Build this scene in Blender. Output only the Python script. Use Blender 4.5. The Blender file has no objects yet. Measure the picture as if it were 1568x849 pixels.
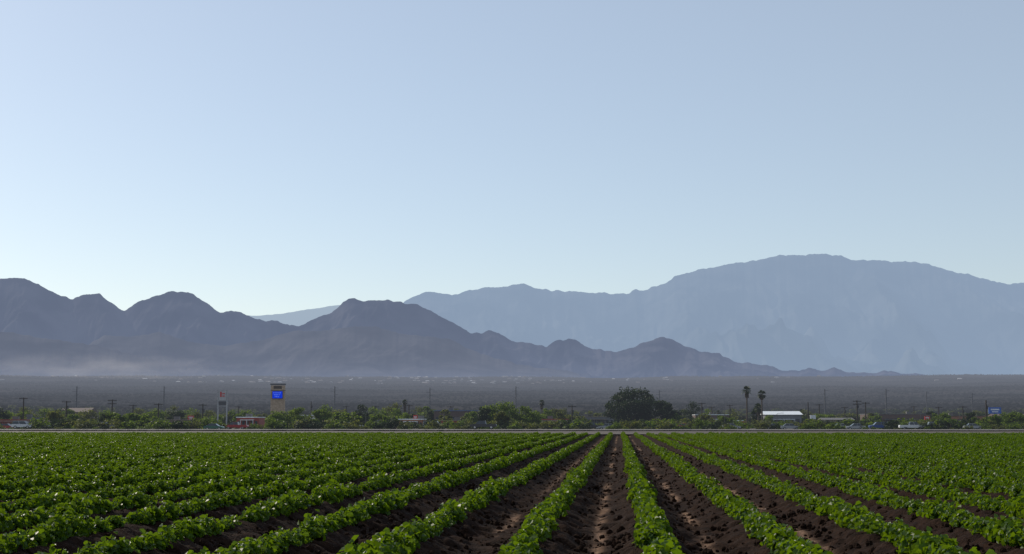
import bpy, math, random
import numpy as np
from mathutils import Vector

random.seed(7)
RNG = np.random.default_rng(7)
sc = bpy.context.scene
sc.view_settings.view_transform = 'Standard'
sc.view_settings.look = 'None'
sc.view_settings.exposure = 0

# ------------------------------------------------------------------ survey
H = 1.10                      # eye height
F = 2178.0                    # focal length in units of a 1568-wide frame (50 mm lens)
PITCH = math.atan(222.5 / F)
YAW = math.atan(165 * math.cos(PITCH) / F)
FW = (-math.sin(YAW), math.cos(YAW))
RT = (math.cos(YAW), math.sin(YAW))

def W(px, py, D):
    """world point seen on bearing px / elevation py, D metres ahead"""
    a = (px - 784) / F
    b = (424.5 - py) / F
    fwd = math.cos(PITCH) - b * math.sin(PITCH)
    up = math.sin(PITCH) + b * math.cos(PITCH)
    k = D / fwd
    return (FW[0] * D + RT[0] * a * k, FW[1] * D + RT[1] * a * k, H + up * k)

# ------------------------------------------------------------------ noise
def _h(ix, iy, s):
    n = (ix.astype(np.int64) * 374761393 + iy.astype(np.int64) * 668265263 + s * 1442695041) & 0xffffffff
    n = ((n ^ (n >> 13)) * 1274126177) & 0xffffffff
    n = ((n ^ (n >> 16)) * 2246822519) & 0xffffffff
    return ((n ^ (n >> 15)) & 0xffffff) / float(0xffffff)

def vnoise(x, y, s=0):
    ix = np.floor(x); iy = np.floor(y)
    fx = x - ix; fy = y - iy
    fx = fx * fx * (3 - 2 * fx); fy = fy * fy * (3 - 2 * fy)
    a = _h(ix, iy, s); b = _h(ix + 1, iy, s); c = _h(ix, iy + 1, s); d = _h(ix + 1, iy + 1, s)
    return (a + (b - a) * fx) * (1 - fy) + (c + (d - c) * fx) * fy

def fbm(x, y, o=4, s=0):
    t = 0; a = .5; n = 0
    for i in range(o):
        t = t + a * vnoise(x * 2 ** i + i * 17.3, y * 2 ** i - i * 9.1, s + i); n += a; a *= .5
    return t / n

def ridged(x, y, o=4, s=0):
    t = 0; a = .5; n = 0
    for i in range(o):
        t = t + a * (1 - np.abs(2 * vnoise(x * 2 ** i + i * 7.3, y * 2 ** i + i * 3.1, s + i) - 1)); n += a; a *= .5
    return t / n

# ------------------------------------------------------------------ materials
AIRLIGHT = (0.315, 0.35, 0.435)  # glow colour for the haze painted over distant surfaces
def new_mat(name):
    m = bpy.data.materials.new(name); m.use_nodes = True
    nt = m.node_tree; nt.nodes.clear()
    return m, nt

def haze_emission(m, nt, shader, L=9500.0, low=0.0, hz=250.0, air=AIRLIGHT, z0=0.0):  # aerial haze painted into the material: emission mixed in by distance, no volume
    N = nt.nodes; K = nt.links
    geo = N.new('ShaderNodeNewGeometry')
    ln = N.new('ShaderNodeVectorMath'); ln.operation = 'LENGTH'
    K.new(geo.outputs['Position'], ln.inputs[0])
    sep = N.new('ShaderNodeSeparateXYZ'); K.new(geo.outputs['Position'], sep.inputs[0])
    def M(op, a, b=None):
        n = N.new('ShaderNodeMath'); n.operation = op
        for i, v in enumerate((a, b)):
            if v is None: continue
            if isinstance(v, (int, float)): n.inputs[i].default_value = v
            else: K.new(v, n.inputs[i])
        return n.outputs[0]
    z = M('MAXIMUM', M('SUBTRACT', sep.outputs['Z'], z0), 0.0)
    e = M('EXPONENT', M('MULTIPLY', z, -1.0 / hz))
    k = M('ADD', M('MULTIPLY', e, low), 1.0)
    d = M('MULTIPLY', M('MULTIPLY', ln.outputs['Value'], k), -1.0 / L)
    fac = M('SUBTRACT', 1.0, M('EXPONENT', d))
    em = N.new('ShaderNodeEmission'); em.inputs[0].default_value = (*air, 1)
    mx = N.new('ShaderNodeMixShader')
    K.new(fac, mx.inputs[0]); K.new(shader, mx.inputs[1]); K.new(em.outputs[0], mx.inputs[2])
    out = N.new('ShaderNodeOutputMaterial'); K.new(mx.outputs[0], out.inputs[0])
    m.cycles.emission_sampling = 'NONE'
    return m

def mat_noise(name, c1, c2, scale=5.0, rough=0.8, spec=0.3, metal=0.0, detail=5, hz=True, bump=0.0, stretch=(1, 1, 1), L=9500.0, low=0.0, air=AIRLIGHT, contrast=(0.35, 0.65), world=False, hzh=250.0, z0=0.0):
    m, nt = new_mat(name); N = nt.nodes; K = nt.links
    b = N.new('ShaderNodeBsdfPrincipled')
    b.inputs['Roughness'].default_value = rough
    b.inputs['Metallic'].default_value = metal
    b.inputs['Specular IOR Level'].default_value = spec
    mp = N.new('ShaderNodeMapping'); mp.inputs['Scale'].default_value = stretch
    if world:
        g = N.new('ShaderNodeNewGeometry'); K.new(g.outputs['Position'], mp.inputs[0])
    else:
        tc = N.new('ShaderNodeTexCoord'); K.new(tc.outputs['Object'], mp.inputs[0])
    no = N.new('ShaderNodeTexNoise'); no.inputs['Scale'].default_value = scale; no.inputs['Detail'].default_value = detail
    K.new(mp.outputs[0], no.inputs['Vector'])
    cr = N.new('ShaderNodeValToRGB')
    cr.color_ramp.elements[0].position = contrast[0]; cr.color_ramp.elements[1].position = contrast[1]
    cr.color_ramp.elements[0].color = (*c1, 1); cr.color_ramp.elements[1].color = (*c2, 1)
    K.new(no.outputs['Fac'], cr.inputs[0]); K.new(cr.outputs[0], b.inputs['Base Color'])
    if bump:
        bp = N.new('ShaderNodeBump'); bp.inputs['Strength'].default_value = bump
        K.new(no.outputs['Fac'], bp.inputs['Height']); K.new(bp.outputs[0], b.inputs['Normal'])
    if hz: return haze_emission(m, nt, b.outputs[0], L=L, low=low, air=air, hz=hzh, z0=z0)
    out = N.new('ShaderNodeOutputMaterial'); K.new(b.outputs[0], out.inputs[0])
    return m

def mat_leaf(name, c1, c2, trans=(0.1, 0.2, 0.02), tf=0.35, rough=0.4, spec=0.5, hz=False, scale=3.0):
    m, nt = new_mat(name); N = nt.nodes; K = nt.links
    b = N.new('ShaderNodeBsdfPrincipled')
    b.inputs['Roughness'].default_value = rough; b.inputs['Specular IOR Level'].default_value = spec
    g = N.new('ShaderNodeNewGeometry')
    no = N.new('ShaderNodeTexNoise'); no.inputs['Scale'].default_value = scale; no.inputs['Detail'].default_value = 3
    K.new(g.outputs['Position'], no.inputs['Vector'])
    add = N.new('ShaderNodeMath'); add.operation = 'MULTIPLY_ADD'
    K.new(g.outputs['Random Per Island'], add.inputs[0]); add.inputs[1].default_value = 0.5
    sub = N.new('ShaderNodeMath'); sub.operation = 'SUBTRACT'; K.new(no.outputs['Fac'], sub.inputs[0]); sub.inputs[1].default_value = 0.25
    K.new(sub.outputs[0], add.inputs[2])
    mx = N.new('ShaderNodeMix'); mx.data_type = 'RGBA'
    K.new(add.outputs[0], mx.inputs[0]); mx.inputs[6].default_value = (*c1, 1); mx.inputs[7].default_value = (*c2, 1)
    K.new(mx.outputs[2], b.inputs['Base Color'])
    tr = N.new('ShaderNodeBsdfTranslucent'); tr.inputs[0].default_value = (*trans, 1)
    ms = N.new('ShaderNodeMixShader'); ms.inputs[0].default_value = tf
    K.new(b.outputs[0], ms.inputs[1]); K.new(tr.outputs[0], ms.inputs[2])
    if hz: return haze_emission(m, nt, ms.outputs[0])
    out = N.new('ShaderNodeOutputMaterial'); K.new(ms.outputs[0], out.inputs[0])
    return m

def mat_plain(name, c, rough=0.6, spec=0.4, metal=0.0, var=0.12, scale=3):
    c2 = tuple(min(1, v * (1 + var)) for v in c); c1 = tuple(v * (1 - var) for v in c)
    return mat_noise(name, c1, c2, scale=scale, rough=rough, spec=spec, metal=metal)

def mat_emit(name, c, s):
    m, nt = new_mat(name); N = nt.nodes; K = nt.links
    e = N.new('ShaderNodeEmission'); e.inputs[0].default_value = (*c, 1); e.inputs[1].default_value = s
    no = N.new('ShaderNodeTexNoise'); no.inputs['Scale'].default_value = 1.5
    tc = N.new('ShaderNodeTexCoord'); K.new(tc.outputs['Object'], no.inputs['Vector'])
    ma = N.new('ShaderNodeMath'); ma.operation = 'MULTIPLY_ADD'; ma.inputs[1].default_value = s; ma.inputs[2].default_value = s * .5
    K.new(no.outputs['Fac'], ma.inputs[0]); K.new(ma.outputs[0], e.inputs[1])
    out = N.new('ShaderNodeOutputMaterial'); K.new(e.outputs[0], out.inputs[0]); return m

# ------------------------------------------------------------------ mesh helpers
def link(o):
    sc.collection.objects.link(o); return o

def grid_obj(name, X, Y, Z, mat, smooth=True, attr=None, wrap=False):
    n, m = X.shape
    co = np.stack([X, Y, Z], -1).reshape(-1, 3).astype(np.float32)
    i = np.arange(n - 1)[:, None] * m
    jm = m if wrap else m - 1
    j = np.arange(jm)[None, :]; j2 = (j + 1) % m
    q = np.stack([i + j, i + j2, i + m + j2, i + m + j], -1).reshape(-1, 4)
    me = bpy.data.meshes.new(name)
    me.vertices.add(len(co)); me.vertices.foreach_set('co', co.ravel())
    me.loops.add(q.size); me.loops.foreach_set('vertex_index', q.ravel().astype(np.int32))
    me.polygons.add(len(q)); me.polygons.foreach_set('loop_start', (np.arange(len(q)) * 4).astype(np.int32))
    me.update(calc_edges=True)
    if smooth: me.polygons.foreach_set('use_smooth', np.ones(len(q), bool))
    if attr:
        for k, v in attr.items():
            a = me.attributes.new(k, 'FLOAT', 'POINT'); a.data.foreach_set('value', v.ravel().astype(np.float32))
    me.materials.append(mat)
    return link(bpy.data.objects.new(name, me))

class B:
    def __init__(s): s.v = []; s.f = []; s.m = []
    def box(s, c, sz, mat=0, taper=1.0):
        x, y, z = c; a, b, h = sz[0] / 2, sz[1] / 2, sz[2] / 2; n = len(s.v); t = taper
        s.v += [(x - a, y - b, z - h), (x + a, y - b, z - h), (x + a, y + b, z - h), (x - a, y + b, z - h),
                (x - a * t, y - b * t, z + h), (x + a * t, y - b * t, z + h), (x + a * t, y + b * t, z + h), (x - a * t, y + b * t, z + h)]
        for q in ((0, 3, 2, 1), (4, 5, 6, 7), (0, 1, 5, 4), (1, 2, 6, 5), (2, 3, 7, 6), (3, 0, 4, 7)):
            s.f.append(tuple(n + k for k in q)); s.m.append(mat)
    def tube(s, p0, p1, r0, r1, k=8, mat=0):
        p0 = Vector(p0); p1 = Vector(p1); d = (p1 - p0).normalized()
        u = d.orthogonal().normalized(); w = d.cross(u); n = len(s.v)
        for p, r in ((p0, r0), (p1, r1)):
            for i in range(k):
                t = 2 * math.pi * i / k; s.v.append(tuple(p + (u * math.cos(t) + w * math.sin(t)) * r))
        for i in range(k):
            j = (i + 1) % k; s.f.append((n + i, n + j, n + k + j, n + k + i)); s.m.append(mat)
        s.f.append(tuple(n + i for i in range(k))[::-1]); s.m.append(mat)
        s.f.append(tuple(n + k + i for i in range(k))); s.m.append(mat)
    def poly(s, pts, mat=0):
        n = len(s.v); s.v += [tuple(p) for p in pts]; s.f.append(tuple(range(n, n + len(pts)))); s.m.append(mat)
    def prism(s, prof, w, mat=0, y0=0.0):
        """side profile (x,z) extruded over width w in y"""
        n = len(s.v); k = len(prof)
        s.v += [(x, y0 - w / 2, z) for x, z in prof] + [(x, y0 + w / 2, z) for x, z in prof]
        s.f.append(tuple(range(n, n + k))); s.m.append(mat)
        s.f.append(tuple(range(n + 2 * k - 1, n + k - 1, -1))); s.m.append(mat)
        for i in range(k):
            j = (i + 1) % k; s.f.append((n + j, n + i, n + k + i, n + k + j)); s.m.append(mat)
    def raw(s, V, Q, mat):
        n = len(s.v); s.v += V.tolist()
        s.f += (Q + n).tolist(); s.m += (mat.tolist() if hasattr(mat, 'tolist') else [mat] * len(Q))
    def obj(s, name, mats, loc=(0, 0, 0), rot=0, parent=None, smooth=False, bevel=0):
        me = bpy.data.meshes.new(name); me.from_pydata(s.v, [], s.f)
        for m in mats: me.materials.append(m)
        me.polygons.foreach_set('material_index', np.array(s.m, np.int32))
        if smooth: me.polygons.foreach_set('use_smooth', np.ones(len(s.f), bool))
        me.update()
        o = bpy.data.objects.new(name, me)
        if parent: o.parent = parent
        else: o.location = loc; o.rotation_euler = (0, 0, rot)
        if bevel:
            b = o.modifiers.new('bevel', 'BEVEL'); b.width = bevel; b.segments = 2; b.limit_method = 'ANGLE'
        return link(o)

def leaves(C, size, rng, aspect=1.5, up=0.0):
    """C (n,3) positions -> quads with random orientation"""
    n = len(C)
    a = rng.normal(size=(n, 3)); a /= np.linalg.norm(a, axis=1)[:, None] + 1e-9
    b = rng.normal(size=(n, 3)); b[:, 2] += up
    nrm = np.cross(a, b); nrm /= np.linalg.norm(nrm, axis=1)[:, None] + 1e-9
    s = (size * (0.6 + 0.8 * rng.random(n)))[:, None]
    A = a * s * .5 * aspect; Bv = nrm * s * .5
    V = np.stack([C - A, C - Bv + A * .15, C + A, C + Bv + A * .15], 1).reshape(-1, 3)
    Q = np.arange(4 * n).reshape(-1, 4)
    return V, Q

def scatter(name, srcs, P, R, S, I):
    col = bpy.data.collections.new(name + '_variants')
    for o in srcs: col.objects.link(o)
    me = bpy.data.meshes.new(name); n = len(P)
    me.vertices.add(n); me.vertices.foreach_set('co', np.asarray(P, np.float32).ravel())
    a = me.attributes.new('rot', 'FLOAT_VECTOR', 'POINT'); a.data.foreach_set('vector', np.asarray(R, np.float32).ravel())
    a = me.attributes.new('scl', 'FLOAT_VECTOR', 'POINT'); a.data.foreach_set('vector', np.asarray(S, np.float32).ravel())
    a = me.attributes.new('idx', 'INT', 'POINT'); a.data.foreach_set('value', np.asarray(I, np.int32))
    ob = link(bpy.data.objects.new(name, me))
    ng = bpy.data.node_groups.new(name, 'GeometryNodeTree')
    ng.interface.new_socket('Geometry', in_out='INPUT', socket_type='NodeSocketGeometry')
    ng.interface.new_socket('Geometry', in_out='OUTPUT', socket_type='NodeSocketGeometry')
    N = ng.nodes; K = ng.links
    gi = N.new('NodeGroupInput'); go = N.new('NodeGroupOutput')
    ci = N.new('GeometryNodeCollectionInfo'); ci.inputs['Collection'].default_value = col
    ci.inputs['Separate Children'].default_value = True; ci.inputs['Reset Children'].default_value = True
    ip = N.new('GeometryNodeInstanceOnPoints'); ip.inputs['Pick Instance'].default_value = True
    def NA(t, nm):
        x = N.new('GeometryNodeInputNamedAttribute'); x.data_type = t; x.inputs[0].default_value = nm
        return next(o for o in x.outputs if o.enabled and o.name == 'Attribute')
    e2r = N.new('FunctionNodeEulerToRotation')
    K.new(NA('FLOAT_VECTOR', 'rot'), e2r.inputs[0])
    K.new(gi.outputs[0], ip.inputs['Points']); K.new(ci.outputs[0], ip.inputs['Instance'])
    K.new(NA('INT', 'idx'), ip.inputs['Instance Index']); K.new(e2r.outputs[0], ip.inputs['Rotation'])
    K.new(NA('FLOAT_VECTOR', 'scl'), ip.inputs['Scale']); K.new(ip.outputs[0], go.inputs[0])
    md = ob.modifiers.new('scatter', 'NODES'); md.node_group = ng
    return ob

def src(name, b, mats, smooth=False):
    o = b.obj(name, mats, smooth=smooth); sc.collection.objects.unlink(o); return o

# ------------------------------------------------------------------ ground height
def base_z(r, x=None):
    r = np.asarray(r, float)
    z = -0.7 * np.clip((r - 126) / 150, 0, 1)
    t = np.clip((r - 700) / 5800, 0, 3)
    return z + 205 * np.minimum(t, 1) ** 1.4 + 60 * np.clip(t - 1, 0, 1)

def gz(x, y):
    return base_z(np.hypot(x, y))

# ------------------------------------------------------------------ sky & sun
SUN_EL = math.radians(32); SUN_AZ = math.radians(52)     # left of the row direction
w = bpy.data.worlds.new('World'); sc.world = w; w.use_nodes = True
nt = w.node_tree; nt.nodes.clear()
sky = nt.nodes.new('ShaderNodeTexSky'); sky.sky_type = 'NISHITA'; sky.sun_disc = False
sky.sun_elevation = SUN_EL; sky.sun_rotation = -SUN_AZ
sky.air_density = 1.0; sky.dust_density = 1.1; sky.ozone_density = 1.5; sky.altitude = 800
bg = nt.nodes.new('ShaderNodeBackground'); bg.inputs[1].default_value = 0.078
hzb = nt.nodes.new('ShaderNodeBackground'); hzb.inputs[0].default_value = (0.232, 0.248, 0.256, 1); hzb.inputs[1].default_value = 1.0
adds = nt.nodes.new('ShaderNodeAddShader')
wo = nt.nodes.new('ShaderNodeOutputWorld')
nt.links.new(sky.outputs[0], bg.inputs[0]); nt.links.new(bg.outputs[0], adds.inputs[0]); nt.links.new(hzb.outputs[0], adds.inputs[1])
nt.links.new(adds.outputs[0], wo.inputs[0])
sd = bpy.data.lights.new('sun', 'SUN'); sd.energy = 3.5; sd.angle = math.radians(0.5); sd.color = (1.0, 0.90, 0.74)
so = link(bpy.data.objects.new('sun', sd))
sv = Vector((-math.sin(SUN_AZ) * math.cos(SUN_EL), math.cos(SUN_AZ) * math.cos(SUN_EL), math.sin(SUN_EL)))
so.rotation_euler = (-sv).to_track_quat('-Z', 'Y').to_euler()

# ------------------------------------------------------------------ camera
cd = bpy.data.cameras.new('camera'); cd.lens = 36 * F / 1568; cd.sensor_width = 36; cd.clip_start = 0.1; cd.clip_end = 120000
cam = link(bpy.data.objects.new('camera', cd)); cam.location = (0, 0, H)
cam.rotation_euler = (math.pi / 2 + PITCH, 0, YAW); sc.camera = cam

# ------------------------------------------------------------------ ground sheet
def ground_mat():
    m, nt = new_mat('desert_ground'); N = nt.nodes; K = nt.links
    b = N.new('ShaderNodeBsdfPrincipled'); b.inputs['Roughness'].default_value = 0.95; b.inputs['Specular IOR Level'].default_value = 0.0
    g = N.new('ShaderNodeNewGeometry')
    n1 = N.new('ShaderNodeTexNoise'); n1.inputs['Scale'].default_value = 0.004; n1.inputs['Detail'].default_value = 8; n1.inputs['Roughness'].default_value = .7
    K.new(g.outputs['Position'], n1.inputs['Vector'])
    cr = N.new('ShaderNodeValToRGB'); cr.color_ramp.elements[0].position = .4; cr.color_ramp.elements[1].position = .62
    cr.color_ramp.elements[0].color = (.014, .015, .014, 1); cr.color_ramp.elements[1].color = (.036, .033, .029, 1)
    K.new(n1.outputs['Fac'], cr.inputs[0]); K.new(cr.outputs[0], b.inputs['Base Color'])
    return haze_emission(m, nt, b.outputs[0])
rad = np.concatenate([[0.01, 3, 20, 60, 100, 124], np.geomspace(130, 7500, 120), np.geomspace(8000, 60000, 20)])
th = np.linspace(0, 2 * math.pi, 480, endpoint=False)
Rr, Th = np.meshgrid(rad, th, indexing='ij')
X = Rr * np.sin(Th); Y = Rr * np.cos(Th); Z = base_z(Rr)
Z = Z + (fbm(X / 300, Y / 300, 4, 5) - .5) * np.clip((Rr - 700) / 3000, 0, 1) * 22
Z[Rr < 128] = -0.25
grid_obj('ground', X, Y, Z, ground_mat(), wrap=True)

# ------------------------------------------------------------------ mountains
def range_mesh(name, prof, Dc, Df, Db, mat, amp, seed, lat=500., crest_j=0.0, M=110, step=1.5, rough=1.0):
    px = np.array([p[0] for p in prof], float); py = np.array([p[1] for p in prof], float)
    u = np.arange(px[0], px[-1], step)
    yy = np.interp(u, px, py)
    yy = np.convolve(np.pad(yy, 3, mode='edge'), np.ones(5) / 5, 'same')[3:-3]
    yy = yy + (fbm(u / 9., u * 0, 4, seed) - .5) * 4.0 * rough
    cz = np.array([W(a, b, Dc)[2] for a, b in zip(u, yy)])
    tf = np.concatenate([np.linspace(0, 1, M), 1 + np.linspace(0.02, 1, 14)])
    T, U = np.meshgrid(tf, u, indexing='ij')
    D = np.where(T <= 1, Df + (Dc - Df) * T, Dc + (Db - Dc) * (T - 1))
    a = (U - 784) / F * D / math.cos(PITCH) * .997
    Xw = FW[0] * D + RT[0] * a; Yw = FW[1] * D + RT[1] * a
    # bearing of crest exactly as surveyed
    b0 = base_z(Df) - 15
    CZ = np.broadcast_to(cz, T.shape)
    sh = np.where(T <= 1, T ** 1.15, np.clip(1 - (T - 1), 0, 1))
    env = np.clip(np.sin(np.pi * np.clip(T, 0, 1)), 0, 1) ** .8 * np.clip((CZ - b0) / 400., 0, 1.6)
    wx = a + 350 * (fbm(a / 900, D / 900, 3, seed + 9) - .5)
    rg = ridged(wx / lat, D / (lat * 3.2), 5, seed + 3)
    rg2 = ridged(wx / (lat * .3), D / (lat * .8), 3, seed + 13)
    Zw = b0 + (CZ - b0) * sh - amp * env * (1 - rg) * 1.3 - amp * .28 * env * (1 - rg2) 
    # keep spurs below the skyline sight line
    lim = H + (CZ - H) * (D / Dc) * np.where(T < .97, .985, 1.0)
    Zw = np.where(T <= 1, np.minimum(Zw, lim), Zw)
    return grid_obj(name, Xw, Yw, Zw, mat)

def rock(name, c1, c2, L, low, hzh, air=AIRLIGHT, scale=.004, z0=200):
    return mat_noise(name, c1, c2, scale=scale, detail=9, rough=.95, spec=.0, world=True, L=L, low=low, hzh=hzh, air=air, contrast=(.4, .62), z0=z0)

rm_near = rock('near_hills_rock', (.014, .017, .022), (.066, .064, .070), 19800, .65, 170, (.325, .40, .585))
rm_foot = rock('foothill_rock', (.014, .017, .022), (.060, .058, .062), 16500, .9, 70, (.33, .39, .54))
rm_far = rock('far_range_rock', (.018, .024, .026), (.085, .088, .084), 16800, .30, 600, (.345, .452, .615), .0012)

far = [(560, 500), (600, 478), (620, 463), (636, 453), (652, 447), (668, 449), (690, 452), (715, 447), (740, 441), (760, 440), (785, 438), (800, 434), (812, 440), (830, 444), (860, 446), (900, 448), (940, 450), (962, 450), (972, 444), (985, 446), (1000, 440), (1020, 433), (1035, 423), (1060, 417), (1080, 411), (1098, 410), (1125, 403), (1160, 399), (1190, 392), (1225, 391), (1270, 389), (1290, 392), (1310, 399), (1335, 398), (1370, 402), (1400, 401), (1425, 404), (1450, 414), (1490, 422), (1520, 431), (1545, 436), (1568, 434), (1640, 440), (1750, 452), (1900, 470), (2100, 500)]
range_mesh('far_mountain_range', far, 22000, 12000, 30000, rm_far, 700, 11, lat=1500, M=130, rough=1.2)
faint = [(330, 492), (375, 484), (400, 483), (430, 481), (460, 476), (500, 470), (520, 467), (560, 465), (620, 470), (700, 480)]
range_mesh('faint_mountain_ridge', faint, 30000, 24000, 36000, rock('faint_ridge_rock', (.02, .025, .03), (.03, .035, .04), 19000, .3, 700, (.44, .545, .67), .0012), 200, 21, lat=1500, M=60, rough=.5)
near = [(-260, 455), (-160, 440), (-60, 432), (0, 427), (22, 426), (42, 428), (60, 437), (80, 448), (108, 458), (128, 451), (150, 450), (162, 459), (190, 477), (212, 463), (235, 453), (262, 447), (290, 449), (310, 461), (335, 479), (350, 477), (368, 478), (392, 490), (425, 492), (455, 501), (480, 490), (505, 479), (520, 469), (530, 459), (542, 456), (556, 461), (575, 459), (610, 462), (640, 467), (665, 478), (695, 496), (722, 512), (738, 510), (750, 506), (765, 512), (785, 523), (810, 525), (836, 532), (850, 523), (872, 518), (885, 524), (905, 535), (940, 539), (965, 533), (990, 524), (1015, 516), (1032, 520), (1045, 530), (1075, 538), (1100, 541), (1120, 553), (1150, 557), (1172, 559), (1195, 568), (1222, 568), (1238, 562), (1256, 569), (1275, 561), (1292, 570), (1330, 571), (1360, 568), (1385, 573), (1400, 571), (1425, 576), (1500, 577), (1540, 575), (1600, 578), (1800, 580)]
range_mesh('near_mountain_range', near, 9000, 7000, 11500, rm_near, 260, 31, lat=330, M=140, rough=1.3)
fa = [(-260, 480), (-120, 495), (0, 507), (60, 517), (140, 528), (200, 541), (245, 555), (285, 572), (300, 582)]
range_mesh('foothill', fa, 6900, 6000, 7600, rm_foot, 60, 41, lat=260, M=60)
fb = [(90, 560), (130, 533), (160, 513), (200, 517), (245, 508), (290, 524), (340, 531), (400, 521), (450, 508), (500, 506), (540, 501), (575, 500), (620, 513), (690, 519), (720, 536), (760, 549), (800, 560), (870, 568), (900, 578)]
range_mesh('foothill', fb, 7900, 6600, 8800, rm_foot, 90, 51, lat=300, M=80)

# drifting dust at the foot of the left hills (a real volume of dust)
def dust(px, py, D, rx, ry, rz, dens):
    import bmesh
    m, nt = new_mat('dust'); N = nt.nodes; K = nt.links
    tc = N.new('ShaderNodeTexCoord')
    gr = N.new('ShaderNodeTexGradient'); gr.gradient_type = 'SPHERICAL'; K.new(tc.outputs['Object'], gr.inputs[0])
    mp = N.new('ShaderNodeMapping'); mp.inputs['Scale'].default_value = (3.5, 1.5, 1.2); K.new(tc.outputs['Object'], mp.inputs[0])
    no = N.new('ShaderNodeTexNoise'); no.inputs['Scale'].default_value = 1.3; no.inputs['Detail'].default_value = 3; K.new(mp.outputs[0], no.inputs['Vector'])
    mr = N.new('ShaderNodeMapRange'); mr.inputs[1].default_value = .36; mr.inputs[2].default_value = .72; K.new(no.outputs['Fac'], mr.inputs[0])
    mu = N.new('ShaderNodeMath'); mu.operation = 'MULTIPLY'; K.new(gr.outputs['Fac'], mu.inputs[0]); K.new(mr.outputs[0], mu.inputs[1])
    m2 = N.new('ShaderNodeMath'); m2.operation = 'MULTIPLY'; m2.inputs[1].default_value = dens; K.new(mu.outputs[0], m2.inputs[0])
    vs = N.new('ShaderNodeVolumeScatter'); vs.inputs['Color'].default_value = (.78, .71, .66, 1); vs.inputs['Anisotropy'].default_value = .2
    K.new(m2.outputs[0], vs.inputs['Density'])
    out = N.new('ShaderNodeOutputMaterial'); K.new(vs.outputs[0], out.inputs['Volume'])
    bm = bmesh.new(); bmesh.ops.create_icosphere(bm, subdivisions=3, radius=1); me = bpy.data.meshes.new('dust_cloud'); bm.to_mesh(me); bm.free()
    me.materials.append(m); o = link(bpy.data.objects.new('dust_cloud', me)); o.location = W(px, py, D); o.scale = (rx, ry, rz); o.rotation_euler = (0, 0, YAW)
dust(140, 566, 5600, 560, 250, 75, .0019)

# ------------------------------------------------------------------ field soil
S = 1.04; X0 = 0.29
def wob(y, k): return 0.035 * (vnoise(y / 3.0, k * 7.7 + y * 0, 3) - .5) * 2 + .05 * (vnoise(y / 17.0, y * 0 + 5.5, 8) - .5)
xs = [-78.0]
while xs[-1] < 78: xs.append(xs[-1] + (0.034 if abs(xs[-1]) < 9 else 0.17))
ys = [2.5]
while ys[-1] < 123.5:
    y = ys[-1]; ys.append(y + (0.06 if y < 7 else max(0.03, y * y / 3600)))
xs = np.array(xs); ys = np.array(ys)
Xg, Yg = np.meshgrid(xs, ys)
ph = (Xg - X0) / S
bed = np.cos(2 * np.pi * ph)
cl = fbm(Xg / .17, Yg / .17, 3, 60)
cl2 = ridged(Xg / .4, Yg / .4, 2, 70)
fur = np.clip(-bed, 0, 1)
kk = np.floor(ph)
sandn = vnoise(Yg / 2.2, kk * 3.7, 81)
fade = np.clip(1.2 - Yg / 90, 0.15, 1)
Zg = 0.065 * np.sign(bed) * np.abs(bed) ** .8 + (cl - .5) * 0.13 * (1 - .4 * fur ** 3) * fade + (cl2 - .5) * .05
xm = (ph - kk - .5) * S + .05 * (vnoise(Yg / 1.1, kk * 9.1, 83) - .5)
sand = np.exp(-(xm / .055) ** 2) * np.clip((sandn - .42) * 4, 0, 1) * np.clip(fbm(Xg/.1, Yg/.2, 2, 85) * 3 - .7, 0, 1)
Zg -= 0.012 * sand
def soil_mat():
    m, nt = new_mat('field_soil'); N = nt.nodes; K = nt.links
    b = N.new('ShaderNodeBsdfPrincipled'); b.inputs['Roughness'].default_value = .95; b.inputs['Specular IOR Level'].default_value = .06
    g = N.new('ShaderNodeNewGeometry')
    n1 = N.new('ShaderNodeTexNoise'); n1.inputs['Scale'].default_value = 9; n1.inputs['Detail'].default_value = 8; n1.inputs['Roughness'].default_value = .65
    K.new(g.outputs['Position'], n1.inputs['Vector'])
    cr = N.new('ShaderNodeValToRGB'); cr.color_ramp.elements[0].position = .35; cr.color_ramp.elements[1].position = .75
    cr.color_ramp.elements[0].color = (.0085, .0045, .003, 1); cr.color_ramp.elements[1].color = (.040, .021, .0135, 1)
    K.new(n1.outputs['Fac'], cr.inputs[0])
    at = N.new('ShaderNodeAttribute'); at.attribute_name = 'sand'
    mx = N.new('ShaderNodeMix'); mx.data_type = 'RGBA'; K.new(at.outputs['Fac'], mx.inputs[0])
    K.new(cr.outputs[0], mx.inputs[6]); mx.inputs[7].default_value = (.24, .15, .10, 1)
    K.new(mx.outputs[2], b.inputs['Base Color'])
    n2 = N.new('ShaderNodeTexNoise'); n2.inputs['Scale'].default_value = 45; n2.inputs['Detail'].default_value = 5
    K.new(g.outputs['Position'], n2.inputs['Vector'])
    bp = N.new('ShaderNodeBump'); bp.inputs['Strength'].default_value = .9; bp.inputs['Distance'].default_value = .025
    K.new(n2.outputs['Fac'], bp.inputs['Height']); K.new(bp.outputs[0], b.inputs['Normal'])
    out = N.new('ShaderNodeOutputMaterial'); K.new(b.outputs[0], out.inputs[0]); return m
SOIL = soil_mat()
grid_obj('field_soil', Xg, Yg, Zg, SOIL, attr={'sand': sand}, smooth=False)

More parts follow.
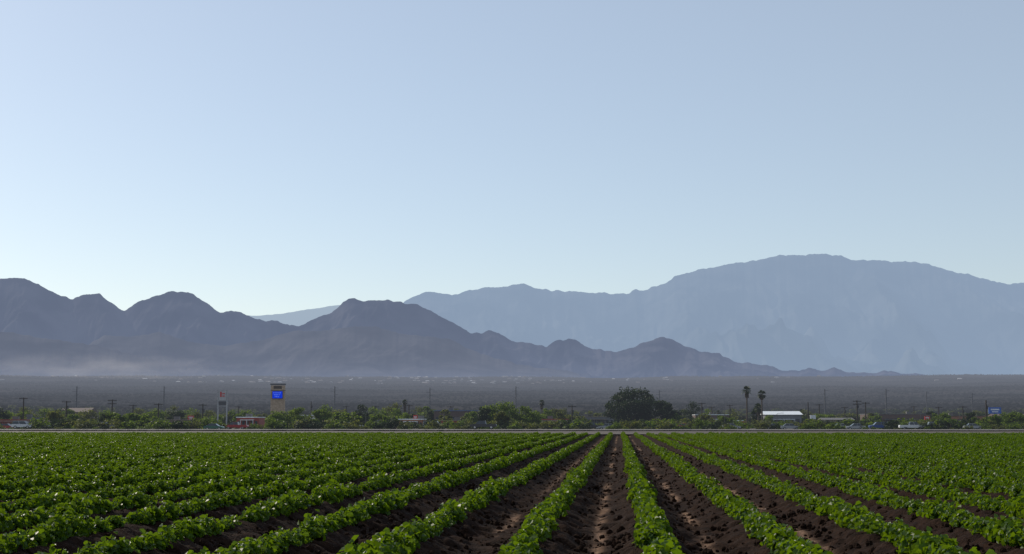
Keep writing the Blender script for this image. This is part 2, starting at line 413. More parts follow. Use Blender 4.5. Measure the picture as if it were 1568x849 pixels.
# clods
def clod(seed):
    import bmesh
    bm = bmesh.new(); bmesh.ops.create_icosphere(bm, subdivisions=2, radius=1)
    r = random.Random(seed)
    o = Vector((r.random() * 50, r.random() * 50, 0))
    from mathutils import noise as mn
    for v in bm.verts:
        v.co *= 1 + .45 * mn.noise(v.co * 1.4 + o) + .15 * mn.noise(v.co * 3.5 + o)
        v.co.z *= .7
    me = bpy.data.meshes.new('clod'); bm.to_mesh(me); bm.free(); me.materials.append(SOIL)
    return bpy.data.objects.new('soil_clod_shape', me)
n = 90000
yy = 5 + 65 * RNG.random(n) ** 1.8
xx = (RNG.random(n) * 2 - 1) * (yy * .5 + 3)
sz = 0.008 + 0.032 * RNG.random(n) ** 3
keep = np.abs(((xx - X0) / S) % 1 - .5) < .42
xx, yy, sz = xx[keep], yy[keep], sz[keep]; n = len(xx)
zz = .065 * np.cos(2 * np.pi * (xx - X0) / S)
scatter('soil_clods', [clod(i) for i in range(4)], np.stack([xx, yy, zz + sz * .3], 1), RNG.random((n, 3)) * 6.28, np.stack([sz, sz, sz], 1), RNG.integers(0, 4, n))

# ------------------------------------------------------------------ crop
CROP = mat_leaf('crop_leaf', (.009, .034, .003), (.056, .115, .006), trans=(.23, .37, .008), tf=.30, rough=.45, spec=.22, scale=2.5)
def crop_seg(seed):
    r = np.random.default_rng(seed); V = []; Fc = []
    n = 0
    plants = np.arange(-.25, .26, .125) + r.normal(size=5) * .025
    for py_ in plants:
        hh = .09 + .09 * r.random(); wd = .07 + .055 * r.random(); ox = r.normal() * .024
        cnt = int(50 + 20 * r.random())
        for _ in range(cnt):
            th_ = r.random() * 2 * math.pi; ph_ = math.acos(1 - r.random() * 1.0)
            rr = .55 + .6 * r.random()
            d = np.array([math.sin(ph_) * math.cos(th_), math.sin(ph_) * math.sin(th_), math.cos(ph_)])
            c = np.array([ox + d[0] * wd * rr, py_ + d[1] * .09 * rr, .02 + d[2] * hh * rr])
            s = .015 + .019 * r.random()
            nn = d + r.normal(size=3) * .7 + np.array([0, 0, .2]); nn /= np.linalg.norm(nn)
            a = np.cross(nn, r.normal(size=3)); a /= np.linalg.norm(a); b_ = np.cross(nn, a)
            fold = nn * s * (.25 + .4 * r.random())
            p = [c - a * s, c - a * s * .35 - b_ * s * .8 + fold, c + a * s * .45 - b_ * s * .75 + fold, c + a * s * 1.15 - fold * .4,
                 c + a * s * .45 + b_ * s * .75 + fold, c - a * s * .35 + b_ * s * .8 + fold]
            V += p; Fc += [(n, n + 1, n + 2, n + 3), (n, n + 3, n + 4, n + 5)]; n += 6
    b = B(); b.v = [tuple(v) for v in V]; b.f = Fc; b.m = [0] * len(Fc)
    return src('crop_plant_shape', b, [CROP])
segs = [crop_seg(100 + i) for i in range(12)]
P = []; R = []; Sc = []; I = []
for k in range(-76, 76):
    x = X0 + k * S
    ymin = max(2.5, (abs(x) - 9) / .52)
    if ymin > 121: continue
    y = np.arange(ymin, 122.5, .5); y = y + RNG.normal(size=len(y)) * .04
    m_ = RNG.random(len(y)) > .015; y = y[m_]; c = len(y)
    dx = wob(y, k)
    vig = .60 + .78 * fbm(y / 1.0, y * 0 + k * 3.3, 3, 90)
    P.append(np.stack([x + dx, y, np.full(c, .05)], 1))
    fl = RNG.integers(0, 2, c) * math.pi
    R.append(np.stack([RNG.normal(size=c) * .04, RNG.normal(size=c) * .06, fl + RNG.normal(size=c) * .08], 1))
    s0 = vig * (.85 + .3 * RNG.random(c))
    Sc.append(np.stack([s0 * 1.0, np.full(c, 1.05), s0], 1)); I.append(RNG.integers(0, 12, c))
scatter('crop_rows', segs, np.concatenate(P), np.concatenate(R), np.concatenate(Sc), np.concatenate(I))

# ------------------------------------------------------------------ road
def strip(name, y0, y1, dz, mat, x0=-700, x1=700):
    xs_ = np.linspace(x0, x1, 281); ys_ = np.linspace(y0, y1, 5)
    A, C = np.meshgrid(xs_, ys_); Zs = gz(A, C) + dz
    return grid_obj(name, A, C, Zs, mat)
strip('dirt_verge', 126, 420, .06, mat_noise('verge_dirt', (.05, .038, .028), (.12, .092, .072), scale=.15, world=True))
strip('road', 284, 316, .30, mat_noise('asphalt', (.11, .105, .10), (.17, .16, .15), scale=.3, world=True, rough=.85))
strip('road_edge_line', 285, 285.3, .306, mat_plain('road_paint', (.75, .75, .72)))
strip('road_centre_line', 301, 301.3, .306, mat_plain('road_paint_yellow', (.6, .42, .1)))

def base(px, D, ):
    p = W(px, 650, D); return (p[0], p[1], float(gz(p[0], p[1])))
def topz(py, D, px=784): return W(px, py, D)[2]

# ------------------------------------------------------------------ trees
BARK = mat_noise('bark', (.05, .04, .03), (.13, .10, .08), scale=6)
LF = {
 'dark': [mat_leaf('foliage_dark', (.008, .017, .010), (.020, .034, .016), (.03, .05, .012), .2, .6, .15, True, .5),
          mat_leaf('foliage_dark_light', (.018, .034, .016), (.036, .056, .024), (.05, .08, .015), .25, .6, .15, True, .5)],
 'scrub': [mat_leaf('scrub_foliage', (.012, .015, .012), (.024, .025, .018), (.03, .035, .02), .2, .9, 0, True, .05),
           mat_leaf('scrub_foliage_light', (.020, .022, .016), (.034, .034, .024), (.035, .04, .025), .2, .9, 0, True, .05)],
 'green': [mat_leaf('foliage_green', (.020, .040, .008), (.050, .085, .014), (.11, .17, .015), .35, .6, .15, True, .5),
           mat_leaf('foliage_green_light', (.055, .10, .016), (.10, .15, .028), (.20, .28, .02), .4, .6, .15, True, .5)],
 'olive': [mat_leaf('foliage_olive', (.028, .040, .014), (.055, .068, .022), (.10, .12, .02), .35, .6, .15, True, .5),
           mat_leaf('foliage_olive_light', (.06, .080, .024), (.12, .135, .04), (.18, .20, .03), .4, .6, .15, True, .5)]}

def tree_builder(h, wd, seed, n=2600, leaf=.38, low=.18, k=26):
    r = np.random.default_rng(seed); b = B()
    cr = []; c0 = low * h
    while len(cr) < k:
        p = r.uniform(-1, 1, 3)
        if p @ p > 1: continue
        zz_ = c0 + (h - c0) * (.5 + .5 * p[2]); 
        shape = 1 - .35 * max(0, p[2]) ** 2
        cr.append((p[0] * wd * .42 * shape, p[1] * wd * .42 * shape, zz_ * .93))
    cr = np.array(cr)
    rd = (.10 + .10 * r.random(k)) * min(wd, h * 1.3)
    th_ = h * (low + .12)
    b.tube((0, 0, -.3), (.03 * h, 0, th_), .035 * h + .08, .022 * h + .04, 8, 0)
    for i in r.choice(k, min(k, 9), replace=False):
        mid = Vector((cr[i][0] * .45, cr[i][1] * .45, (th_ + cr[i][2]) * .5))
        b.tube((.03 * h, 0, th_ * .95), mid, .016 * h + .03, .010 * h + .02, 5, 0)
        b.tube(mid, tuple(cr[i]), .010 * h + .02, .03, 5, 0)
    for i in range(k):
        m_ = int(n / k * (.6 + .8 * r.random()))
        d = r.normal(size=(m_, 3)); d /= np.linalg.norm(d, axis=1)[:, None]
        C = cr[i] + d * (rd[i] * (r.random(m_) ** .45))[:, None] * np.array([1.15, 1.15, .8])
        C[:, 2] = np.maximum(C[:, 2], .15)
        V, Q = leaves(C, leaf, r)
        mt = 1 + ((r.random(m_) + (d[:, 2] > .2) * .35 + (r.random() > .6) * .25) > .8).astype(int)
        b.raw(V, Q, mt)
    return b

TREE_NO = [0]
def tree(name, px, D, py_top, wpx, kind, n=2600, leaf=.36, low=.12, k=26):
    TREE_NO[0] += 1
    p = base(px, D); h = topz(py_top, D) - p[2]; wd = wpx / F * D
    b = tree_builder(h, wd, 500 + TREE_NO[0], n, leaf, low, k)
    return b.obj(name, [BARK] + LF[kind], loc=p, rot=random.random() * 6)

tree('eucalyptus_tree', 972, 500, 591, 76, 'dark', 7600, .42, .05, 54)
tree('eucalyptus_tree', 948, 505, 599, 46, 'dark', 3800, .42, .05, 28)
tree('eucalyptus_tree', 996, 515, 597, 40, 'dark', 3600, .42, .05, 30)
tree('eucalyptus_tree', 1016, 495, 605, 38, 'dark', 3400, .42, .04, 28)
tree('palo_verde_tree', 765, 400, 613, 68, 'green', 4800, .32, .03, 36)
tree('palo_verde_tree', 800, 405, 623, 62, 'green', 4000, .32, .03, 30)
tree('palo_verde_tree', 742, 395, 620, 38, 'dark', 2600, .32, .03, 24)
tree('palo_verde_tree', 452, 390, 623, 58, 'green', 4400, .3, .02, 34)
tree('palo_verde_tree', 423, 385, 630, 36, 'green', 2400, .3, .02, 22)
tl = [(217, 360, 639, 40, 'green'), (555, 520, 616, 30, 'dark'), (580, 380, 633, 50, 'green'), (602, 560, 614, 40, 'olive'), (640, 600, 622, 34, 'olive'),
    (660, 520, 628, 30, 'dark'), (850, 560, 624, 32, 'olive'), (835, 520, 622, 26, 'green'), (865, 600, 623, 30, 'olive'), (1060, 560, 614, 36, 'dark'), (1045, 620, 624, 26, 'olive'),
    (515, 540, 622, 46, 'olive'), (530, 470, 628, 40, 'green'), (492, 480, 630, 34, 'green'), (265, 560, 622, 32, 'olive'), (240, 520, 625, 40, 'green'), (210, 600, 623, 38, 'olive'),
    (160, 560, 623, 36, 'green'), (135, 500, 627, 46, 'olive'), (72, 540, 624, 44, 'green'), (40, 600, 623, 38, 'olive'), (12, 520, 625, 40, 'green'), (95, 620, 623, 34, 'dark'),
    (300, 480, 630, 36, 'olive'), (290, 620, 624, 36, 'green'), (700, 640, 622, 32, 'olive'), (720, 480, 628, 30, 'green'), (1160, 480, 618, 20, 'dark'), (1180, 520, 636, 22, 'green'),
    (1120, 640, 624, 32, 'olive'), (1235, 600, 628, 34, 'olive'), (1260, 560, 632, 30, 'green'), (1300, 640, 628, 36, 'olive'), (1342, 520, 636, 24, 'green'), (1395, 640, 628, 32, 'olive'),
    (1445, 600, 630, 30, 'green'), (1500, 640, 628, 32, 'olive'), (1545, 520, 630, 38, 'green'), (1562, 460, 632, 32, 'olive'), (375, 520, 626, 34, 'green'), (910, 620, 628, 32, 'olive'),
    (620, 430, 632, 36, 'green'), (678, 420, 636, 32, 'olive'), (-40, 500, 628, 40, 'green'), (1600, 520, 632, 36, 'green'), (1035, 540, 626, 30, 'dark'), (1085, 600, 626, 34, 'green'), (1110, 560, 632, 30, 'olive'),
    (190, 450, 632, 32, 'olive'), (318, 560, 626, 28, 'olive'), (500, 600, 620, 36, 'green'), (545, 430, 635, 34, 'olive'), (820, 450, 630, 36, 'green'), (880, 480, 630, 34, 'olive'), (110, 420, 636, 36, 'green'), (28, 430, 635, 32, 'olive'), (362, 480, 634, 24, 'green'),
    (570, 640, 620, 34, 'green'), (655, 580, 618, 30, 'green')]
kinds = ['green', 'olive', 'dark', 'green']
for i in range(90):
    D = random.uniform(350, 640); px = random.uniform(-30, 930) if i < 56 else random.uniform(1030, 1600)
    if (abs(px - 425) < 30 or abs(px - 340) < 26) and D < 470: D = 560
    tl.append((px, D, random.uniform(624, 641) if px < 930 else random.uniform(628, 643), random.uniform(22, 42), random.choice(kinds)))
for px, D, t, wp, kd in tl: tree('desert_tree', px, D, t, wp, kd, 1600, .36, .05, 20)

# palms
FROND = mat_leaf('palm_frond', (.012, .022, .010), (.04, .06, .02), (.08, .12, .02), .2, .5, .3, True, .6)
SKIRT = mat_noise('palm_skirt', (.05, .04, .03), (.12, .09, .06), scale=5)
def palm(px, D, py_top, rad_px, skirt=.12, seed=1):
    r = np.random.default_rng(seed); p = base(px, D); h = topz(py_top, D) - p[2]; R_ = rad_px / F * D
    b = B(); hc = h - R_ * .75; lean = r.normal() * .012 * h
    b.tube((0, 0, -.3), (lean * .5, 0, hc * .5), .34, .26, 9, 0); b.tube((lean * .5, 0, hc * .5), (lean, 0, hc), .26, .2, 9, 0)
    c = Vector((lean, 0, hc))
    for i in range(40):
        az = r.random() * 6.283; el = math.radians(-45 + 130 * r.random())
        d = Vector((math.cos(az) * math.cos(el), math.sin(az) * math.cos(el), math.sin(el)))
        L = R_ * (.45 + .2 * r.random()); q = c + d * L
        b.tube(c, q, .03, .02, 3, 1)
        side = d.cross(Vector((0, 0, 1))).normalized(); up = side.cross(d).normalized()
        for j in range(11):
            t = math.radians(-75 + 15 * j); dd = (d * math.cos(t) + side * math.sin(t)).normalized()
            l2 = R_ * .6 * (1 - .35 * abs(j - 5) / 5); e = q + dd * l2 - Vector((0, 0, l2 * .28))
            wv = dd.cross(up).normalized() * .05
            b.poly([q - wv * .5, q + dd * l2 * .5 - wv * 1.6, e, q + dd * l2 * .5 + wv * 1.6], 1)
    for i in range(260):
        z = hc - skirt * h * r.random(); az = r.random() * 6.283; rr = .28 + .25 * r.random()
        o = Vector((lean + math.cos(az) * rr, math.sin(az) * rr, z)); s_ = Vector((-math.sin(az), math.cos(az), 0)) * .09
        b.poly([o - s_, o + s_, o + s_ * .3 + Vector((math.cos(az) * .1, math.sin(az) * .1, -.7)), o - s_ * .3 + Vector((0, 0, -.7))], 2)
    b.obj('palm_tree', [BARK, FROND, SKIRT], loc=p)
palm(1144, 420, 593, 9, .10, 1); palm(1167, 440, 599, 7.5, .08, 2); palm(1161, 450, 619, 8, .25, 3)
palm(620, 560, 613, 5, .3, 4); palm(830, 560, 613, 5, .2, 5); palm(1100, 700, 629, 4, .2, 6); palm(1228, 620, 627, 4, .2, 7)

# shrub masses
def bush(seed, kind, n=420):
    r = np.random.default_rng(seed); b = B()
    k = 9
    for j in range(4):
        a = r.random() * 6.28; b.tube((0, 0, 0), (math.cos(a) * .25, math.sin(a) * .25, .5), .03, .012, 4, 0)
    for i in range(k):
        c = np.array([r.uniform(-.34, .34), r.uniform(-.34, .34), r.uniform(.2, .7)]); rd = r.uniform(.14, .28); m_ = n // k
        d = r.normal(size=(m_, 3)); d /= np.linalg.norm(d, axis=1)[:, None]
        C = c + d * (rd * r.random(m_) ** .4)[:, None]; C[:, 2] = np.maximum(C[:, 2], .03)
        V, Q = leaves(C, .085, r); b.raw(V, Q, 1 + (r.random(m_) > .55).astype(int))
    return src('shrub_shape', b, [BARK] + LF[kind])
bs = [bush(900 + i, ['dark', 'green', 'olive', 'olive', 'green', 'dark'][i]) for i in range(6)]
bs_mid = [bush(940 + i, ['dark', 'scrub', 'olive', 'dark', 'scrub'][i]) for i in range(5)]
bs_dark = [bush(920 + i, 'scrub') for i in range(4)]
def scat_polar(name, srcs, n, d0, d1, s0, s1, pw, zs=.75):
    D = d0 + (d1 - d0) * RNG.random(n) ** pw; px = RNG.uniform(-250, 1820, n)
    cl_ = vnoise(px / 40, D / 90, 5); k_ = RNG.random(n) < .25 + cl_; D = D[k_]; px = px[k_]; n = len(D)
    a = (px - 784) / F * D
    x = FW[0] * D + RT[0] * a; y = FW[1] * D + RT[1] * a
    rr = np.hypot(x, y)
    z = base_z(rr) + (fbm(x / 300, y / 300, 4, 5) - .5) * np.clip((rr - 700) / 3000, 0, 1) * 22
    s = s0 + (s1 - s0) * RNG.random(n) ** 2
    scatter(name, srcs, np.stack([x, y, z - .1], 1), np.stack([np.zeros(n), np.zeros(n), RNG.random(n) * 6.28], 1), np.stack([s * 1.25, s * 1.25, s * zs], 1), RNG.integers(0, len(srcs), n))
scat_polar('roadside_shrubs', bs, 3200, 318, 700, 1.0, 4.5, 1.3)
scat_polar('distant_tree_belt', bs_mid, 7000, 560, 1500, 3.0, 7.5, 1.2, .8)
scat_polar('desert_scrub', bs_dark, 80000, 1200, 6900, 2.2, 5.5, .75, .7)

# distant town houses
b = B()
for i in range(190):
    D = RNG.uniform(4800, 6800); px = RNG.normal(600, 230) if RNG.random() < .8 else RNG.uniform(-100, 1500)
    a = (px - 784) / F * D; x = FW[0] * D + RT[0] * a; y = FW[1] * D + RT[1] * a
    rr = math.hypot(x, y); z = float(base_z(rr) + (fbm(np.array([x / 300]), np.array([y / 300]), 4, 5)[0] - .5) * min(1, max(0, (rr - 700) / 3000)) * 22)
    wd = RNG.uniform(6, 18); hh = RNG.uniform(2.6, 4.2); mt = int(RNG.integers(0, 4))
    b.box((x, y, z + hh / 2 - .5), (wd, 12, hh), mt)
    v = len(b.v); b.v += [(x - wd / 2 - .5, y - 7, z + hh - .4), (x + wd / 2 + .5, y - 7, z + hh - .4), (x + wd / 2 + .5, y + 7, z + hh - .4), (x - wd / 2 - .5, y + 7, z + hh - .4), (x - wd / 2 + 2, y, z + hh + 1.2), (x + wd / 2 - 2, y, z + hh + 1.2)]
    for q in ((0, 1, 5, 4), (2, 3, 4, 5), (1, 2, 5), (3, 0, 4)): b.f.append(tuple(v + t for t in q)); b.m.append(4 if RNG.random() < .14 else mt)
b.obj('distant_town', [mat_plain('stucco_white', (.28, .27, .26)), mat_plain('stucco_tan', (.18, .15, .125)), mat_plain('stucco_grey', (.11, .11, .11)), mat_plain('stucco_pink', (.17, .13, .10)), mat_plain('metal_roof_white', (.7, .7, .7), .4, .4)])

# ------------------------------------------------------------------ buildings
GLASS = mat_plain('window_glass', (.03, .04, .05), .1, .6)
ROOFM = mat_plain('roof_grey', (.13, .12, .115))
DOORM = mat_plain('door_paint', (.10, .07, .05))
def building(name, px, D, wpx, py_top, dep, wall, roof=None, style='flat', nwin=6, trim=None):
    p = base(px, D); h = topz(py_top, D) - p[2]; wd = wpx / F * D
    e = link(bpy.data.objects.new(name, None)); e.location = p; e.rotation_euler = (0, 0, YAW * .5)
    roof = roof or ROOFM; y0 = -dep / 2
    b = B(); 
    if style == 'flat':
        b.box((0, 0, h / 2 - .1), (wd, dep, h + .2 - .0)); b.obj('walls', [wall], parent=e)
        b = B(); b.box((0, 0, h + .12), (wd + .3, dep + .3, .22))
        for i in range(max(1, int(wd / 12))):
            b.box((random.uniform(-.4, .4) * wd, random.uniform(-.2, .2) * dep, h + .23 + .45), (1.6, 1.4, .9), 1)
        b.obj('roof', [trim or roof, ROOFM], parent=e)
    else:
        hw = h * .76; b.box((0, 0, hw / 2 - .1), (wd, dep, hw + .2)); b.obj('walls', [wall], parent=e)
        b = B(); o = .5
        b.prism([(-dep / 2 - o, hw + .11), (dep / 2 + o, hw + .11), (0, h)], wd + 1)
        b.v = [(q[1], q[0], q[2]) for q in b.v]; b.obj('roof', [roof], parent=e)
        h = hw
    b = B(); b2 = B()
    for i in range(nwin):
        x = (-.5 + (i + .5) / nwin) * wd * .94
        if i % 4 == 2: b2.box((x, y0 - .02, 1.05), (min(1.1, wd / nwin * .6), .1, 2.1))
        else:
            b.box((x, y0 - .02, h * .5), (wd / nwin * .6, .08, min(1.6, h * .4)))
    b.obj('windows', [GLASS], parent=e)
    if b2.v: b2.obj('doors', [DOORM], parent=e)
    b = B(); b.box((0, y0 - .7, min(h * .8, 2.9)), (wd * .6, 1.3, .18))
    for s_ in (-.28, 0, .28): b.box((s_ * wd, y0 - 1.2, min(h * .8, 2.9) / 2 - .1), (.12, .12, min(h * .8, 2.9)))
    b.obj('awning', [trim or roof], parent=e)
red = mat_plain('red_paint', (.30, .05, .03)); brown = mat_plain('brown_block', (.11, .07, .055)); tan = mat_plain('tan_stucco', (.24, .19, .145))
grey = mat_plain('grey_stucco', (.15, .15, .15)); white = mat_plain('white_metal', (.8, .82, .82), .3); blue = mat_plain('blue_metal', (.08, .14, .3)); orange = mat_plain('orange_stucco', (.28, .12, .06))
building('red_shop_building', 384, 400, 34, 640, 8, red, trim=white, nwin=5)
building('low_shop_building', 120, 640, 44, 625, 14, brown, roof=brown, style='gable', nwin=8)
building('low_shop_building', 60, 470, 50, 640, 10, grey, nwin=8)
building('store_building', 700, 520, 66, 630, 14, brown, trim=blue, nwin=10)
building('store_building', 910, 540, 60, 639, 12, grey, trim=tan, nwin=9)
building('metal_warehouse', 1195, 540, 54, 630, 16, grey, roof=white, style='gable', nwin=6)
building('store_building', 1088, 520, 50, 636, 12, brown, trim=white, nwin=8)
building('brick_warehouse', 1372, 560, 92, 635, 20, brown, trim=grey, nwin=14)
building('brick_warehouse', 1462, 545, 78, 638, 18, orange, trim=brown, nwin=12)
building('low_shop_building', 1280, 480, 44, 640, 10, tan, style='gable', nwin=6)
building('low_shop_building', 485, 500, 44, 637, 12, tan, trim=white, nwin=7)
building('low_shop_building', 560, 440, 36, 645, 9, grey, nwin=6)
building('low_shop_building', 632, 410, 36, 643, 10, orange, trim=white, nwin=8)
building('low_shop_building', 270, 420, 56, 644, 9, brown, trim=tan, nwin=8)
building('low_shop_building', 180, 600, 50, 636, 12, grey, nwin=8)
building('low_shop_building', 1545, 600, 50, 634, 12, grey, roof=brown, style='gable', nwin=7)
building('low_shop_building', 850, 430, 40, 643, 10, tan, trim=red, nwin=8)
building('low_shop_building', 1020, 600, 60, 640, 12, orange, nwin=9)
building('red_shop_building', 690, 420, 26, 645, 8, red, trim=tan, nwin=5)
building('low_shop_building', 16, 410, 40, 644, 9, tan, trim=red, nwin=6)
building('low_shop_building', 1120, 430, 30, 645, 9, grey, trim=white, nwin=5)

# ------------------------------------------------------------------ signs
STEEL = mat_plain('steel_grey', (.08, .08, .085), .6, .3); WOOD = mat_noise('pole_wood', (.025, .02, .016), (.06, .048, .038), scale=3)
PSIGN = mat_plain('sign_white', (.7, .7, .7)); PFRAME = mat_plain('sign_frame', (.36, .36, .36)); PRED = mat_plain('sign_red', (.5, .04, .04)); PBLUE = mat_plain('sign_blue', (.05, .13, .42))
PYL = mat_noise('pylon_masonry', (.38, .27, .18), (.52, .38, .26), scale=2)
p = base(425, 450); h = topz(588, 450) - p[2]; wd = 21 / F * 450
e = link(bpy.data.objects.new('pylon_sign_tower', None)); e.location = p; e.rotation_euler = (0, 0, YAW)
b = B(); b.box((0, 0, h / 2 - .35), (wd, 1.6, h - .7 + .4)); b.obj('tower', [PYL], parent=e)
b = B(); b.box((0, 0, h - .15), (wd + .35, 1.9, .4)); b.box((0, 0, h - 2.1), (wd + .15, 1.75, .2)); b.obj('cap', [STEEL], parent=e)
b = B(); zc = topz(605, 450) - p[2]
b.box((0, -1.0, zc), (3.3, .5, 2.4), 0); b.box((0, -1.27, zc), (3.1, .06, 2.15), 1)
for i in range(3):
    for j in range(5 - i): b.box((-1.1 + j * .5 + i * .2, -1.32, zc + .62 - i * .6), (.34, .04, .26), 2)
b.obj('led_display', [STEEL, mat_emit('led_blue', (.01, .05, .75), .7), mat_emit('led_text', (.12, .22, .9), .7)], parent=e)
b = B(); b.box((0, -.83, h - 1.15), (2.6, .08, .9)); b.obj('name_panel', [BARK], parent=e)

p = base(340, 420); h = topz(598, 420) - p[2]
e = link(bpy.data.objects.new('shopping_centre_sign', None)); e.location = p; e.rotation_euler = (0, 0, YAW)
b = B()
for s_ in (-1.3, 1.3): b.box((s_, 0, h / 2), (.36, .4, h))
for z in (h - .1, h - 3.0, h - 4.6): b.box((0, 0, z), (2.22, .3, .18))
b.obj('frame', [PFRAME], parent=e)
b = B(); b.box((0, -.05, h - 1.55), (2.1, .5, 2.6), 0)
b.box((-.45, -.33, h - 1.2), (.5, .05, 1.5), 1); b.box((.35, -.33, h - 1.0), (.8, .05, .3), 1); b.box((.35, -.33, h - 1.7), (.7, .05, .3), 1)
b.box((0, -.05, h - 3.8), (2.1, .4, 1.1), 2); b.obj('panels', [mat_plain('sign_panel', (.42, .42, .42)), PRED, STEEL], parent=e)

def pole_sign(px, D, py_top, w_, h_, mat, name='pole_sign'):
    p = base(px, D); h = topz(py_top, D) - p[2]; e = link(bpy.data.objects.new(name, None)); e.location = p; e.rotation_euler = (0, 0, YAW)
    b = B(); b.tube((0, 0, -.3), (0, 0, h - h_), .18, .15, 8); b.obj('post', [STEEL], parent=e)
    b = B(); b.box((0, 0, h - h_ / 2), (w_, .4, h_), 0); b.box((0, -.22, h - h_ * .35), (w_ * .7, .05, h_ * .22), 1); b.box((0, -.22, h - h_ * .7), (w_ * .5, .05, h_ * .16), 1)
    b.obj('panel', [mat, PSIGN], parent=e, bevel=.04)
pole_sign(1524, 420, 624, 3.6, 1.9, PBLUE, 'blue_pole_sign')
pole_sign(1139, 400, 646, 1.5, 1.2, PRED, 'red_pole_sign'); pole_sign(1420, 480, 638, 1.8, 1.2, PRED, 'red_pole_sign')
pole_sign(292, 470, 637, 2.0, 1.4, PRED, 'red_pole_sign'); pole_sign(478, 430, 640, 1.6, 1.4, PSIGN, 'white_pole_sign'); pole_sign(1245, 500, 636, 2, 1.4, PSIGN, 'white_pole_sign')
pole_sign(636, 420, 636, 1.2, 1.6, PRED, 'red_pole_sign')

# ------------------------------------------------------------------ poles
def upole(px, D, py_top, arms=1):
    p = base(px, D); h = topz(py_top, D) - p[2]; b = B()
    b.tube((0, 0, -.5), (0, 0, h), .25, .17, 8)
    for i in range(arms):
        z = h - .35 - i * .9; b.box((0, -.2, z), (2.6, .14, .2))
        for x in (-1.15, -.5, .5, 1.15): b.tube((x, -.2, z + .1), (x, -.2, z + .34), .05, .04, 6, 1)
    if random.random() < .5: b.tube((.4, 0, h - 2.4), (.4, 0, h - 1.5), .2, .2, 8, 1)
    b.obj('utility_pole', [WOOD, STEEL], loc=p, rot=YAW + random.uniform(-.1, .1)); return (p[0], p[1], p[2] + h)
tops = [upole(*a) for a in [(-40, 420, 610, 1), (35, 420, 609, 1), (101, 425, 614, 1), (171, 420, 612, 2), (242, 430, 618, 1), (310, 440, 619, 1)]]
for a in [(203, 470, 620, 1), (365, 520, 622, 1), (626, 430, 620, 1), (876, 450, 621, 1), (1075, 480, 617, 1), (1090, 520, 623, 1), (1255, 520, 619, 1), (1313, 430, 613, 2), (1326, 460, 616, 1),
          (1294, 560, 623, 1), (1438, 520, 623, 1), (1511, 380, 613, 0), (575, 540, 622, 1), (476, 520, 615, 0), (1238, 470, 616, 0), (530, 560, 622, 1), (690, 560, 622, 1), (1400, 560, 622, 1), (1475, 500, 622, 1), (1118, 560, 620, 1)]: upole(*a)
b = B()
for a, c in zip(tops[:-1], tops[1:]):
    for off in (-1.0, 1.0):
        prev = None
        for i in range(13):
            t = i / 12; q = (a[0] + (c[0] - a[0]) * t, a[1] + (c[1] - a[1]) * t + off, a[2] + (c[2] - a[2]) * t - 1.2 * 4 * t * (1 - t) * .4)
            if prev: b.tube(prev, q, .02, .02, 4)
            prev = q
b.obj('power_lines', [STEEL])
def mast(px, D, py_top):
    p = base(px, D); h = topz(py_top, D) - p[2]; b = B(); b.tube((0, 0, -1), (0, 0, h), .55, .32, 8)
    for z, w_ in ((h - 1, 2.2), (h - 3.2, 2.8), (h - 5.4, 2.2)): b.box((w_ / 2 * (1 if z != h - 3.2 else -1), 0, z), (w_, .18, .18))
    b.obj('transmission_pole', [STEEL], loc=p, rot=YAW)
for a in [(116, 900, 592), (250, 950, 592), (512, 950, 592), (658, 1000, 594), (790, 1000, 592), (1264, 900, 596), (1358, 900, 596), (1010, 1100, 598), (1420, 1100, 600), (1490, 1000, 602)]: mast(*a)
def slamp(px, D, py_top):
    p = base(px, D); h = topz(py_top, D) - p[2]; b = B(); b.tube((0, 0, -.3), (0, 0, h), .1, .06, 8); b.tube((0, 0, h), (1.3, 0, h + .25), .05, .04, 6); b.box((1.6, 0, h + .22), (.7, .25, .13))
    b.obj('street_lamp', [STEEL], loc=p, rot=YAW + random.choice([0, math.pi]))
for a in [(68, 380, 632), (150, 390, 632), (560, 400, 634), (680, 400, 632), (890, 420, 632), (1110, 420, 633), (1190, 420, 634), (1340, 400, 634), (1410, 400, 634), (1470, 400, 634), (320, 400, 634), (460, 420, 630)]: slamp(*a)

# ------------------------------------------------------------------ vehicles
TYRE = mat_plain('tyre', (.02, .02, .02)); CHROME = mat_plain('chrome', (.5, .5, .5), .2, .6, .8)
def paint(n, c): return mat_plain(n, c, .25, .6, 0, .03)
PW, PS, PK, PG, PR, PB = paint('paint_white', (.6, .6, .6)), paint('paint_silver', (.30, .31, .32)), paint('paint_black', (.02, .02, .025)), paint('paint_green', (.02, .12, .07)), paint('paint_red', (.35, .03, .03)), paint('paint_blue', (.04, .08, .25))
def cabin(b, x0, x1, t0, t1, z0, z1, w0, w1, roofmat=0):
    n = len(b.v)
    b.v += [(x0, -w0, z0), (x1, -w0, z0), (x1, w0, z0), (x0, w0, z0), (t0, -w1, z1), (t1, -w1, z1), (t1, w1, z1), (t0, w1, z1)]
    for q, m_ in (((4, 5, 6, 7), roofmat), ((0, 1, 5, 4), 1), ((1, 2, 6, 5), 1), ((2, 3, 7, 6), 1), ((3, 0, 4, 7), 1)): b.f.append(tuple(n + t for t in q)); b.m.append(m_)
    b.box(((t0 + t1) / 2, 0, z1 + .02), (t1 - t0 - .02, w1 * 2 - .02, .05), roofmat)
    for s_ in (-1, 1):
        xm_ = (x0 + x1) / 2; tm = (t0 + t1) / 2
        b.tube((xm_, s_ * (w0 + .01), z0), (tm, s_ * (w1 + .01), z1), .04, .04, 4, roofmat)
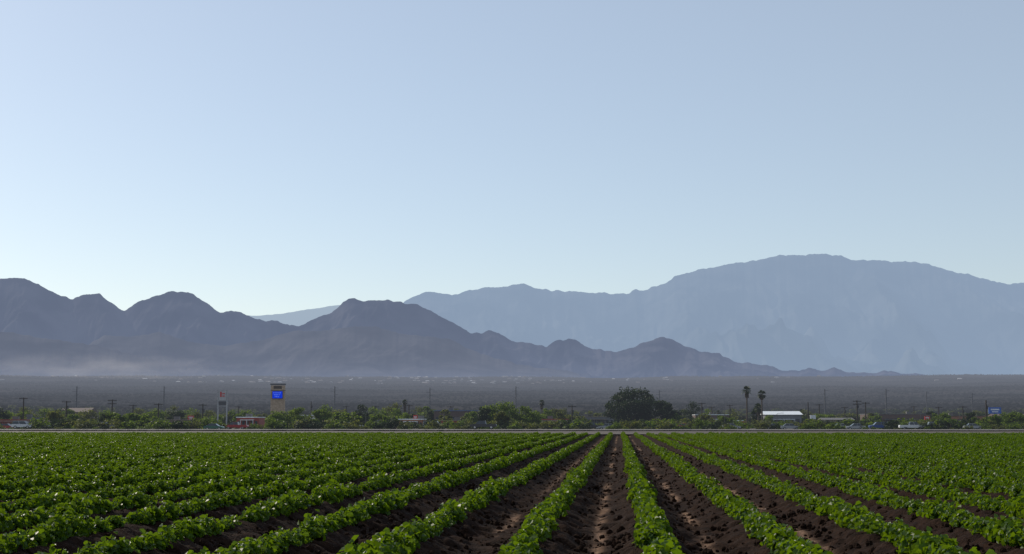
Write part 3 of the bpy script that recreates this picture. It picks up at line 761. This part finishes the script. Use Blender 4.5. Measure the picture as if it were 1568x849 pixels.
def vehicle(kind, px, D, mat, flip=False):
    b = B()
    if kind == 'car':
        b.prism([(-2.2, .3), (2.15, .3), (2.25, .5), (2.2, .72), (1.2, .9), (-1.5, .96), (-2.1, .92), (-2.25, .65)], 1.76); cabin(b, -1.65, 1.15, -1.0, .45, .92, 1.42, .84, .62); ax = (1.4, -1.35); r_ = .33
    elif kind == 'suv':
        b.prism([(-2.3, .4), (2.25, .4), (2.35, .6), (2.3, .95), (1.3, 1.08), (-2.25, 1.1), (-2.35, .7)], 1.86); cabin(b, -2.2, 1.25, -2.0, .6, 1.08, 1.75, .9, .74); ax = (1.45, -1.4); r_ = .38
    elif kind == 'van':
        b.prism([(-2.5, .4), (2.5, .4), (2.6, .7), (2.5, 1.15), (1.9, 1.35), (1.4, 2.1), (-2.4, 2.15), (-2.55, 1.0)], 1.9)
        for s_ in (-1, 1): b.box((1.1, s_ * .96, 1.65), (.9, .03, .5), 1)
        b.poly([(1.93, -.8, 1.37), (1.93, .8, 1.37), (1.46, .8, 2.06), (1.46, -.8, 2.06)], 1); ax = (1.6, -1.6); r_ = .38
    else:
        b.prism([(-2.8, .5), (2.7, .5), (2.8, .7), (2.75, 1.05), (1.6, 1.15), (-.6, 1.15), (-.65, 1.12), (-2.75, 1.12), (-2.85, .8)], 1.9); cabin(b, -.6, 1.55, -.45, .95, 1.15, 1.8, .9, .74); b.box((-1.7, 0, 1.125), (2.0, 1.6, .02), 2); ax = (1.75, -1.75); r_ = .42
    wy = .86
    for x in ax:
        for s_ in (-1, 1):
            b.tube((x, s_ * (wy - .13), r_), (x, s_ * (wy + .08), r_), r_, r_, 16, 2); b.tube((x, s_ * (wy + .081), r_), (x, s_ * (wy + .1), r_), r_ * .55, r_ * .5, 12, 4)
    p = W(px, 650, D); z = float(gz(p[0], p[1])) + (.31 if 283 < p[1] < 317 else .07)
    nm = {'car': 'car', 'suv': 'suv', 'van': 'van', 'pickup': 'pickup_truck'}[kind]
    b.obj(nm, [mat, GLASS, TYRE, PR, CHROME], loc=(p[0], p[1], z), rot=(math.pi if flip else 0) + random.uniform(-.03, .03), bevel=.03)
for v in [('suv', 35, 325, PW, 0), ('car', 80, 370, PW, 1), ('car', 328, 325, PG, 0), ('pickup', 740, 304, PK, 1), ('suv', 541, 345, PS, 0), ('car', 1210, 330, PS, 0), ('car', 1285, 345, PW, 1),
          ('pickup', 1396, 325, PW, 0), ('pickup', 1425, 345, PS, 0), ('car', 1310, 330, PS, 1), ('car', 520, 360, PS, 1), ('suv', 905, 350, PK, 0), ('car', 930, 340, PS, 1), ('car', 1050, 360, PR, 0),
          ('car', 120, 350, PB, 0), ('pickup', 160, 350, PS, 1), ('car', 255, 350, PS, 0), ('van', 662, 400, PS, 0), ('car', 1120, 350, PS, 0), ('suv', 1345, 350, PB, 1), ('car', 1490, 340, PS, 0), ('car', 10, 350, PR, 0), ('pickup', 362, 345, PR, 1), ('car', 1185, 350, PK, 1)]:
    vehicle(v[0], v[1], v[2], v[3], bool(v[4]))
